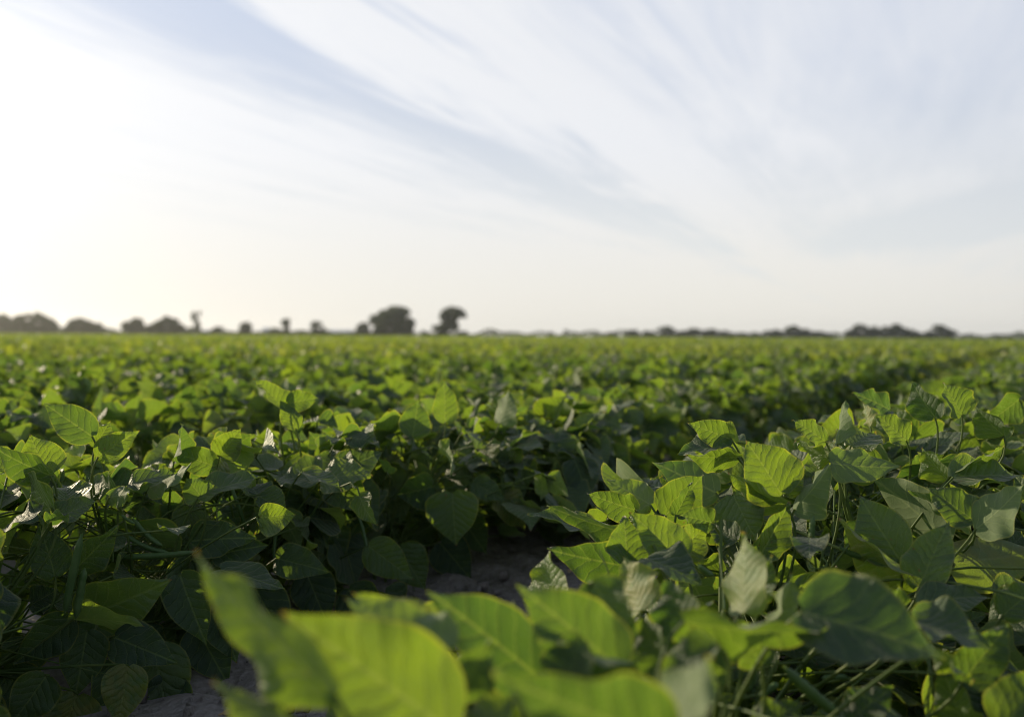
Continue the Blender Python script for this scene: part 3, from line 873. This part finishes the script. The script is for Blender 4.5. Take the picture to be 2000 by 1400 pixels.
def grow_unique(s, order):
    pr, k, i, u, n, p, sc, rz = s
    r = np.random.default_rng(1000 + k * 100 + i)
    z = .345 * sc
    stems, pets, leaves = plan_plant(r, height=z, n_leaf=54 if k == 1 else 44, spread=.33, top=.36)
    root = empty('bean_plant', p)
    keep, kp = [], []
    for f in leaves:
        if not blocked(f['base'] + p, f['axis'], f['L'], f['W'], k):
            keep.append(f)
    # leaves that hang on the row's flank over the furrow
    for _ in range(60 if k == 1 and u < 1.5 else (34 if k == 1 else 26)):
        zz = r.uniform(.03, .25)
        b = NV_ * (r.uniform(.02, .24) if k == 1 and u < 1.5 else r.uniform(.12, .32)) * (1 - .5 * abs(zz - .12)) + UV_ * r.uniform(-.14, .14) + np.array([0, 0, zz])
        a = unit(NV_ * r.uniform(.0, .8) + UV_ * r.normal(0, .55) + np.array([0, 0, -r.uniform(.25, 1.0)]))
        nn_ = unit(NV_ * .9 + np.array([0, 0, .8]) + .4 * r.normal(0, 1, 3))
        L = r.uniform(.075, .115)
        f = dict(base=b, axis=a, normal=nn_, L=L, W=L * r.uniform(.80, .95), fold=r.uniform(.0, .4), droop=r.uniform(0, .3), ripple=r.uniform(.002, .005),
                 asym=0.0, twist=r.uniform(-.4, .4), rnd=float(r.uniform(0, 1)))
        pets.append((bezier(np.array([0, 0, max(.03, zz * .8)]), b * .5 + np.array([0, 0, zz * .5 + .03]), b, 6), .0015))
        if not blocked(b + p, a, L, f['W'], k):
            keep.append(f)
    if k == 0 and u < 1.35:
        for _ in range(85):
            az, rr = r.uniform(0, 6.28), .34 * math.sqrt(r.uniform(.03, 1))
            b = np.array([math.cos(az) * rr, math.sin(az) * rr, r.uniform(.06, .21)])
            e = r.uniform(-.7, .5)
            a = unit(np.array([math.cos(az) * math.cos(e), math.sin(az) * math.cos(e), math.sin(e)]) + .4 * r.normal(0, 1, 3))
            L = r.uniform(.07, .10)
            f = dict(base=b, axis=a, normal=unit(np.array([0, 0, 1]) + .5 * r.normal(0, 1, 3)), L=L, W=L * r.uniform(.80, .95), fold=r.uniform(0, .4), droop=r.uniform(0, .3),
                     ripple=r.uniform(.002, .005), asym=0.0, twist=r.uniform(-.4, .4), rnd=float(r.uniform(0, 1)))
            if not blocked(b + p, a, L, f['W'], k):
                keep.append(f)
    mb = MB()
    if keep:
        add_leaves(mb, keep, r, 14, 8)
        mb.build('foliage', [LEAF], root)
    # petioles that still carry a leaflet
    bases = np.array([f['base'] for f in keep]) if keep else np.zeros((1, 3)) + 99
    for c, rr in pets:
        if np.min(np.linalg.norm(bases - c[-1], axis=1)) < .03:
            kp.append((c, rr))
    low = []
    for c, rr in stems:
        x_, y_, d_ = project(c + p)
        sk = np.interp(x_, *(SKYF if d_.mean() < .95 else SKY0)) if k == 0 else np.interp(x_, *SKY1)
        n_ok = int(np.argmax(y_ < sk + 90)) if (y_ < sk + 90).any() else len(c)
        if n_ok >= 3:
            low.append((c[:n_ok], rr[:n_ok]))
    for h in owner[id(s)]:
        B = h['base'] - p
        a = h['axis']
        st = stems[int(np.argmin([np.linalg.norm(c[0][5, :2] - B[:2]) for c in stems]))][0]
        A = st[min(7, max(2, int(7 * (B[2] * .6) / (z * .8))))]
        M = B - a * .035 + np.array([0, 0, -.03])
        c = bezier(A, M, B, 9)
        low.append((c, np.linspace(.0021, .0014, 9)))
    # thin tendrils and flower stalks among the stems
    for _ in range(10):
        st = stems[int(r.integers(0, 5))][0]
        A = st[int(r.integers(3, 8))]
        E = A + r.normal(0, 1, 3) * np.array([.06, .06, .05])
        low.append((bezier(A, (A + E) / 2 + r.normal(0, .012, 3), E, 6), np.linspace(.0013, .0006, 6)))
    ms = MB()
    add_stems(ms, low, kp, 7)
    ms.build('stem', [STEM], root)
    for h in owner[id(s)]:
        m = MB()
        q = dict(h)
        q['base'] = h['base'] - p
        add_leaves(m, [q], r, 30, 18)
        m.build('leaf', [LEAF], root)
    for (row, a_, b_, d_, sag, rad) in PODS:
        if row == k:
            A, B = at(*a_, d_), at(*b_, d_)
            best = min([x for x in UNIQUE if x[1] == k], key=lambda x: abs(x[3] - float(A @ UV_)))
            if best is s:
                pod_mesh(A - p, B - p, np.array([0, 0, sag]), r, rad).build('pod', [POD], root)
    for _ in range(2):
        az = r.uniform(0, 6.28)
        rr = r.uniform(.03, .13)
        A = np.array([math.cos(az) * rr, math.sin(az) * rr, r.uniform(.17, .27)])
        B = A + np.array([r.normal(0, .03), r.normal(0, .03), -r.uniform(.07, .10)])
        x_, y_, d_ = project((A + B) / 2 + p)
        if d_[0] > .9 and x_[0] > 120 and not (k == 1 and u < 1.1):
            pod_mesh(A, B, r.normal(0, .016, 3), r, r.uniform(.0030, .0040)).build('pod', [POD], root)
    return root


for order, s in enumerate(sorted(UNIQUE, key=lambda s: (s[1], s[3]))):
    o = grow_unique(s, order)
    PLANTS.append((o, s))

# shared variants
VAR = []
for v in range(10):
    r = np.random.default_rng(77 + v)
    stems, pets, leaves = plan_plant(r, height=.315, n_leaf=27, spread=.265, top=.55)
    mb = MB()
    add_leaves(mb, leaves, r, 10, 6)
    ms = MB()
    add_stems(ms, stems, pets, 5)
    one = MB()
    add_leaves(one, leaves, r, 8, 4)
    add_stems(one, stems, pets, 4, mat=1)
    pods = []
    for _ in range(3):
        az = r.uniform(0, 6.28)
        rr = r.uniform(.08, .24)
        A = np.array([math.cos(az) * rr, math.sin(az) * rr, r.uniform(.16, .26)])
        pods.append(pod_mesh(A, A + np.array([r.normal(0, .03), r.normal(0, .03), -.085]), r.normal(0, .008, 3), r).mesh('pod', [POD]))
    VAR.append((mb.mesh('foliage', [LEAF]), ms.mesh('stem', [STEM]), one.mesh('bean_plant', [LEAF, STEM]), pods))

for q, s in enumerate(near_spots):
    if id(s) in uniq_ids:
        continue
    pr, k, i, u, n, p, sc, rz = s
    fo, st, one, pods = VAR[(q * 7 + i) % 10]
    lab, grp = row_words(k)
    if pr < 3.6 and k >= 0:
        root = empty('bean_plant', p, rz)
        for nm, me in [('foliage', fo), ('stem', st)] + [('pod', m) for m in pods]:
            c = bpy.data.objects.new(nm, me)
            col.objects.link(c)
            c.parent = root
    else:
        root = bpy.data.objects.new('bean_plant', one)
        col.objects.link(root)
        root.location = p
        root.rotation_euler = (0, 0, rz)
    root.scale = (sc, sc, sc * float(np.random.default_rng(q).uniform(.94, 1.06)))
    tag(root, lab, 'bean plant', grp)

# labels of the nearest plants, by row, in order along the row
for k in (0, 1):
    mine = sorted([(o, s) for o, s in PLANTS if s[1] == k], key=lambda e: e[1][3])
    for q, (o, s) in enumerate(mine):
        lab, grp = row_words(k)
        o['label'] = UNIQUE_LABEL.get((k, q), lab)
        o['category'] = 'bean plant'
        o['group'] = grp

# ------------------------------------------------------------------ the rest of the field, past the individual plants
fld = MB()
rf = np.random.default_rng(3)
LOW = []
for v in range(8):
    r = np.random.default_rng(200 + v)
    _, _, leaves = plan_plant(r, height=.315, n_leaf=22, spread=.30, top=.7)
    m = MB()
    add_leaves(m, leaves, r, 3, 2)
    LOW.append((np.concatenate(m.v), np.concatenate(m.f), np.concatenate(m.uv), np.concatenate(m.ed), np.concatenate(m.rn)))


def put_low(p, rz, sc, v):
    V, F, uv, ed, rn = LOW[v]
    c, s_ = math.cos(rz) * sc, math.sin(rz) * sc
    W_ = np.stack([V[:, 0] * c - V[:, 1] * s_ + p[0], V[:, 0] * s_ + V[:, 1] * c + p[1], V[:, 2] * sc], -1)
    fld.add(W_, F, uv, ed, rn)


R1, R2, R3 = FIELD_R, 24.0, 70.0
for k in range(-4, 40):
    for i in range(-60, 160):
        u = i * .22 + rf.uniform(-.05, .05)
        p = row_pt(row_c(k) + rf.uniform(-.04, .04), u)
        d, ang = math.hypot(p[0], p[1]), math.degrees(math.atan2(p[0], p[1]))
        if d > R2 or not (-38 < ang < 36) or (d < R1 - .05 and k >= 0) or (k < 0 and d < 4):
            continue
        put_low(p, rf.uniform(0, 6.28), rf.uniform(.92, 1.1), int(rf.integers(0, 8)))


def tufts(r0, r1, dens, size, per):
    """loose leaves standing on the far canopy, set out along the rows"""
    area = math.radians(78) * .5 * (r1 ** 2 - r0 ** 2)
    N = int(area * dens)
    rr = np.sqrt(rf.uniform(r0 ** 2, r1 ** 2, N))
    th = np.radians(rf.uniform(-40, 38, N))
    P = np.stack([np.sin(th) * rr, np.cos(th) * rr, np.zeros(N)], -1)
    n = P @ NV_
    n2 = np.round((n - row_c(0)) / ROW_GAP) * ROW_GAP + row_c(0) + rf.normal(0, .17, N)
    P += NV_ * (n2 - n)[:, None]
    for _ in range(per):
        c = P + np.stack([rf.normal(0, .10, N), rf.normal(0, .10, N), rf.uniform(.22, .37, N)], -1)
        a = rf.normal(0, 1, (N, 3)) * np.array([1, 1, .8])
        a /= np.linalg.norm(a, axis=1)[:, None]
        b = np.cross(a, rf.normal(0, 1, (N, 3)))
        b /= np.linalg.norm(b, axis=1)[:, None]
        sz = (size * rf.uniform(.7, 1.2, N))[:, None]
        V = np.stack([c - a * sz * .55, c + b * sz * .36 - a * sz * .1, c + a * sz * .55, c - b * sz * .36 - a * sz * .1], 1).reshape(-1, 3)
        V[:, 2] = np.clip(V[:, 2], .1, .42)
        F = np.arange(N * 4).reshape(N, 4)
        uv = np.tile(np.array([[0, 0], [.4, .3], [1, 0], [.4, -.3]]), (N, 1))
        fld.add(V, F, uv, np.zeros(N * 4) + .4, np.repeat(rf.uniform(0, 1, N), 4))


tufts(R2 - 1, R3, 7.0, .10, 9)
tufts(R3 - 4, 240, .30, .32, 4)
tufts(230, 700, .03, .8, 3)
sheet_r = [R2, 30, 40, 60, 100, 200, 400, 900]
sheet_t = np.radians(np.linspace(-42, 40, 40))
SV = np.array([(math.sin(t) * r, math.cos(t) * r, .27) for r in sheet_r for t in sheet_t])
ni = len(sheet_t)
SF = np.array([(a * ni + b, a * ni + b + 1, (a + 1) * ni + b + 1, (a + 1) * ni + b) for a in range(len(sheet_r) - 1) for b in range(ni - 1)])
fld.add(SV, SF, mat=1)
o = fld.build('bean_rows', [LEAF_FAR, CANOPY])
tag(o, 'green mass of bean rows running back to the horizon', 'crop field', kind='stuff')

# ------------------------------------------------------------------ trees along the horizon


def yhor(px):
    return 649.5 + px / 2000 * 12.5


def grow_tree(px, ytop, wpx, d, seed, label, group, style='round', name='tree'):
    r = np.random.default_rng(seed)
    base = at(px, yhor(px), d)
    base[2] = 0
    H = (yhor(px) - ytop) * d / FPX + .5
    W = wpx * d / FPX
    root = empty(name, base)
    low = style == 'bush'
    t0 = {'round': -.02, 'bush': -.08, 'tall': .5, 'lean': .2}[style]
    tr = MB()
    lean = W * .22 if style == 'lean' else 0.0
    c = bezier(np.array([0, 0, 0]), np.array([lean * .2, 0, H * .3]), np.array([lean, 0, H * .72]), 7)
    tr.tube(c, np.linspace(H * .035, H * .012, 7), 7)
    lobes = []
    blobs = {'round': [(0, .46, .50, .55, 34)], 'bush': [(0, .36, .50, .60, 9)], 'tall': [(0, .76, .50, .26, 9), (0, .36, .30, .34, 8)],
             'lean': [(.08, .70, .42, .30, 20), (-.02, .42, .26, .26, 9), (-.26, .24, .24, .24, 8)]}[style]
    for bx, bz, rx, rz, cnt in blobs:
        for i in range(cnt):
            v = unit(r.normal(0, 1, 3))
            lr = np.array([W, W, H * .9]) * r.uniform(.07, .17) * (rx / .5) ** .5
            lc = np.array([bx * W, 0, bz * H]) + v * np.maximum(np.array([rx * W, rx * W, rz * H]) - lr, 0) * r.uniform(.72, 1.08)
            lobes.append((lc, lr))
            if not low and i % 2:
                s0 = c[int(r.integers(2, 6))]
                tr.tube(bezier(s0, (s0 + lc) / 2 + np.array([0, 0, H * .04]), lc, 5), np.linspace(H * .012, H * .004, 5), 5)
    tr.build('trunk', [BARK], root)
    cr = MB()
    for lc, lr in lobes:
        N = 150 if wpx > 45 else 75
        v = r.normal(0, 1, (N, 3))
        v /= np.linalg.norm(v, axis=1)[:, None]
        q = lc + v * lr * (r.uniform(.3, 1.5, N) ** .7)[:, None]
        a = r.normal(0, 1, (N, 3))
        a /= np.linalg.norm(a, axis=1)[:, None]
        b = np.cross(a, r.normal(0, 1, (N, 3)))
        b /= np.linalg.norm(b, axis=1)[:, None]
        sz = (max(.42, W * .045) * r.uniform(.5, 1.3, N))[:, None]
        V = np.stack([q - a * sz, q + b * sz * .7, q + a * sz * .9, q - b * sz * .6], 1).reshape(-1, 3)
        V[:, 2] = np.maximum(V[:, 2], .1)
        cr.add(V, np.arange(N * 4).reshape(N, 4), rnd=.5)
    cr.build('crown', [CROWN], root, smooth=False)
    tag(root, label, 'tree', group)


LEFT_G = 'trees in the hazy clumps at the left'
RIGHT_G = 'trees in the low treeline at the right'
TREES = [
 (770, 597, 98, 380, 'round', 'largest broad dark tree standing alone on the horizon', None),
 (882, 599, 66, 380, 'lean', 'dark open-crowned leaning tree just right of the largest tree', None),
 (862, 628, 40, 385, 'bush', 'low dark bush at the foot of the open-crowned leaning tree', None),
 (905, 643, 26, 390, 'bush', 'tiny low bush right of the open-crowned leaning tree', None),
 (710, 630, 30, 380, 'round', 'small dark tree close left of the largest tree', None),
 (735, 640, 30, 385, 'bush', 'low bush between the small dark tree and the largest tree', None),
 (828, 644, 34, 390, 'bush', 'low scrub between the largest tree and the leaning tree', None),
 (620, 626, 34, 380, 'round', 'small round tree at the left end of the long pale shed', None),
 (560, 621, 26, 380, 'tall', 'slim dark tree between the two pale sheds', None),
 (545, 642, 44, 390, 'bush', 'low dark bush at the foot of the slim dark tree', None),
 (480, 628, 26, 390, 'round', 'small hazy tree left of the short pale shed', None),
 (435, 637, 54, 400, 'bush', 'wide low hazy bush beside the tall thin tree', None),
 (385, 606, 24, 390, 'tall', 'tall thin hazy tree with a tuft of leaves on a bare trunk', None),
]
for px, yt, wp in [(-30, 616, 50), (8, 614, 54), (40, 616, 52), (70, 610, 56), (98, 621, 34)]:
    TREES.append((px, yt, wp, 330, 'round', 'hazy grey tree in the dense clump at the left edge of the horizon', 'trees in the left edge clump'))
for px, yt, wp in [(137, 628, 30), (160, 620, 50), (188, 630, 36)]:
    TREES.append((px, yt, wp, 345, 'round', 'hazy tree in the small clump second from the left edge', 'trees in the second clump'))
for px, yt, wp in [(250, 624, 28), (268, 620, 36), (299, 629, 32), (328, 618, 56), (350, 630, 24)]:
    TREES.append((px, yt, wp, 355, 'round', 'hazy tree in the two-humped clump left of the tall thin tree', 'trees in the two-humped clump'))
for px, yt, wp in [(940, 648, 26), (962, 646, 24), (1000, 650, 34), (1035, 651, 42), (1075, 645, 20), (1105, 642, 16), (1132, 650, 34), (1165, 651, 34)]:
    TREES.append((px, yt, wp, 640, 'bush', 'tiny low bush in the broken line right of the leaning tree', 'bushes in the broken line'))
for px, yt, wp in [(1195, 648, 32), (1232, 643, 38), (1266, 646, 34), (1300, 636, 40), (1330, 644, 34), (1355, 640, 38), (1386, 642, 38), (1416, 645, 38), (1446, 649, 38), (1476, 652, 32)]:
    TREES.append((px, yt, wp, 560, 'round', 'dark tree in the long low treeline right of centre', 'trees in the long low treeline'))
for px, yt, wp in [(1500, 646, 32), (1516, 642, 28), (1548, 636, 42), (1575, 640, 38), (1600, 646, 34), (1620, 650, 28)]:
    TREES.append((px, yt, wp, 560, 'round', 'dark tree in the middle rounded clump of the right treeline', 'trees in the middle rounded clump'))
for px, yt, wp in [(1664, 643, 32), (1680, 633, 38), (1705, 636, 38), (1730, 637, 34), (1752, 633, 38), (1775, 642, 34), (1792, 649, 24)]:
    TREES.append((px, yt, wp, 520, 'round', 'dark tree in the tallest clump of the right treeline', 'trees in the tallest right clump'))
for px, yt, wp in [(1815, 646, 26), (1833, 633, 34), (1856, 642, 28)]:
    TREES.append((px, yt, wp, 520, 'round', 'dark tree in the small peaked clump near the right edge', 'trees in the small peaked clump'))
for px, yt, wp in [(1880, 651, 34), (1908, 653, 34), (1942, 651, 44), (1975, 653, 44), (2010, 652, 44)]:
    TREES.append((px, yt, wp, 640, 'bush', 'low dark bush in the thin line at the right edge', 'bushes at the right edge'))
for q, (px, yt, wp, d, stl, lab, grp) in enumerate(TREES):
    grow_tree(px, yt, wp, d, 400 + q, lab, grp, stl, 'bush' if stl == 'bush' else 'tree')

hw = MB()
rh = np.random.default_rng(21)
N = 20000
px_ = np.concatenate([rh.uniform(-250, 2250, 14000), rh.uniform(-80, 780, 6000)])
dd_ = np.concatenate([rh.uniform(690, 740, 14000), rh.uniform(430, 460, 6000)])
hgt = (2.0 + 1.6 * np.sin(px_ / 47.0) * np.sin(px_ / 19.0 + 1) + .9 * np.sin(px_ / 8.3)) * np.where(px_ > 900, 1.25, np.where(dd_ > 600, 1.15, .55))
C_ = np.stack([(px_ - 1000) / FPX * dd_, dd_, rh.uniform(0, 1, N) ** .7 * np.maximum(hgt, .9) + .5], -1)
a = rh.normal(0, 1, (N, 3))
a /= np.linalg.norm(a, axis=1)[:, None]
b = np.cross(a, rh.normal(0, 1, (N, 3)))
b /= np.linalg.norm(b, axis=1)[:, None]
sz = rh.uniform(.5, 1.1, N)[:, None]
hw.add(np.stack([C_ - a * sz, C_ + b * sz * .7, C_ + a * sz * .9, C_ - b * sz * .6], 1).reshape(-1, 3), np.arange(N * 4).reshape(N, 4))
tag(hw.build('distant_undergrowth', [CROWN], smooth=False), 'thin dark strip of far off scrub along the whole horizon', 'scrub', kind='stuff')

# ------------------------------------------------------------------ pale farm sheds


def shed(px0, px1, ytop, d, label):
    pm = (px0 + px1) / 2
    base = at(pm, yhor(pm), d)
    base[2] = 0
    Wd = (px1 - px0) * d / FPX
    H = (yhor(pm) - ytop) * d / FPX + .5
    root = empty('farm_shed', base, R(-4))
    Dp = min(Wd * .6, 14)
    wl = MB()
    wl.box(-Wd / 2, Wd / 2, 0, Dp, 0, H * .62)
    wl.build('wall', [SHED_WALL], root, smooth=False)
    rf_ = MB()
    e = .4
    z0, z1 = H * .62, H
    ya, yb, ym = -e, Dp + e, Dp / 2
    xa, xb = -Wd / 2 - e, Wd / 2 + e
    V = [(xa, ya, z0), (xb, ya, z0), (xb, ym, z1), (xa, ym, z1), (xb, yb, z0), (xa, yb, z0), (xa, ya, z0 - .15), (xb, ya, z0 - .15), (xb, yb, z0 - .15), (xa, yb, z0 - .15)]
    rf_.add(V, [(0, 1, 2, 3), (3, 2, 4, 5), (6, 7, 1, 0), (8, 9, 5, 4), (9, 8, 7, 6), (6, 0, 3, 9), (9, 3, 5, 9), (7, 8, 2, 1), (8, 4, 2, 8)])
    rf_.build('roof', [SHED_ROOF], root, smooth=False)
    for t in ((-.3, .0, .3) if Wd > 15 else (0.0,)):
        dm = MB()
        dm.box(Wd * t - 1.6, Wd * t + 1.6, -.08, -.01, 0, H * .5)
        dm.build('door', [DOOR], root, smooth=False)
    tag(root, label, 'shed')


shed(634, 694, 644, 800, 'long low pale blue shed right of the small round tree')
shed(512, 540, 640, 800, 'short pale shed between the small hazy tree and the slim dark tree')
shed(338, 402, 643, 800, 'long low pale shed behind the foot of the tall thin tree')

# ------------------------------------------------------------------ evening haze over the whole field
hz = MB()
hz.box(-1400, 1400, -60, 1600, -1.0, 22.0)
hm, ht, hout = new_mat('haze_air')
hv = ht.node('ShaderNodeVolumePrincipled')
hv.inputs['Color'].default_value = (0.92, 0.93, 0.95, 1)
hv.inputs['Density'].default_value = 0.00022
hv.inputs['Anisotropy'].default_value = 0.8
ht.l.new(hv.outputs[0], hout.inputs['Volume'])
tag(hz.build('haze', [hm], smooth=False), kind='stuff')
scene.cycles.volume_bounces = 1
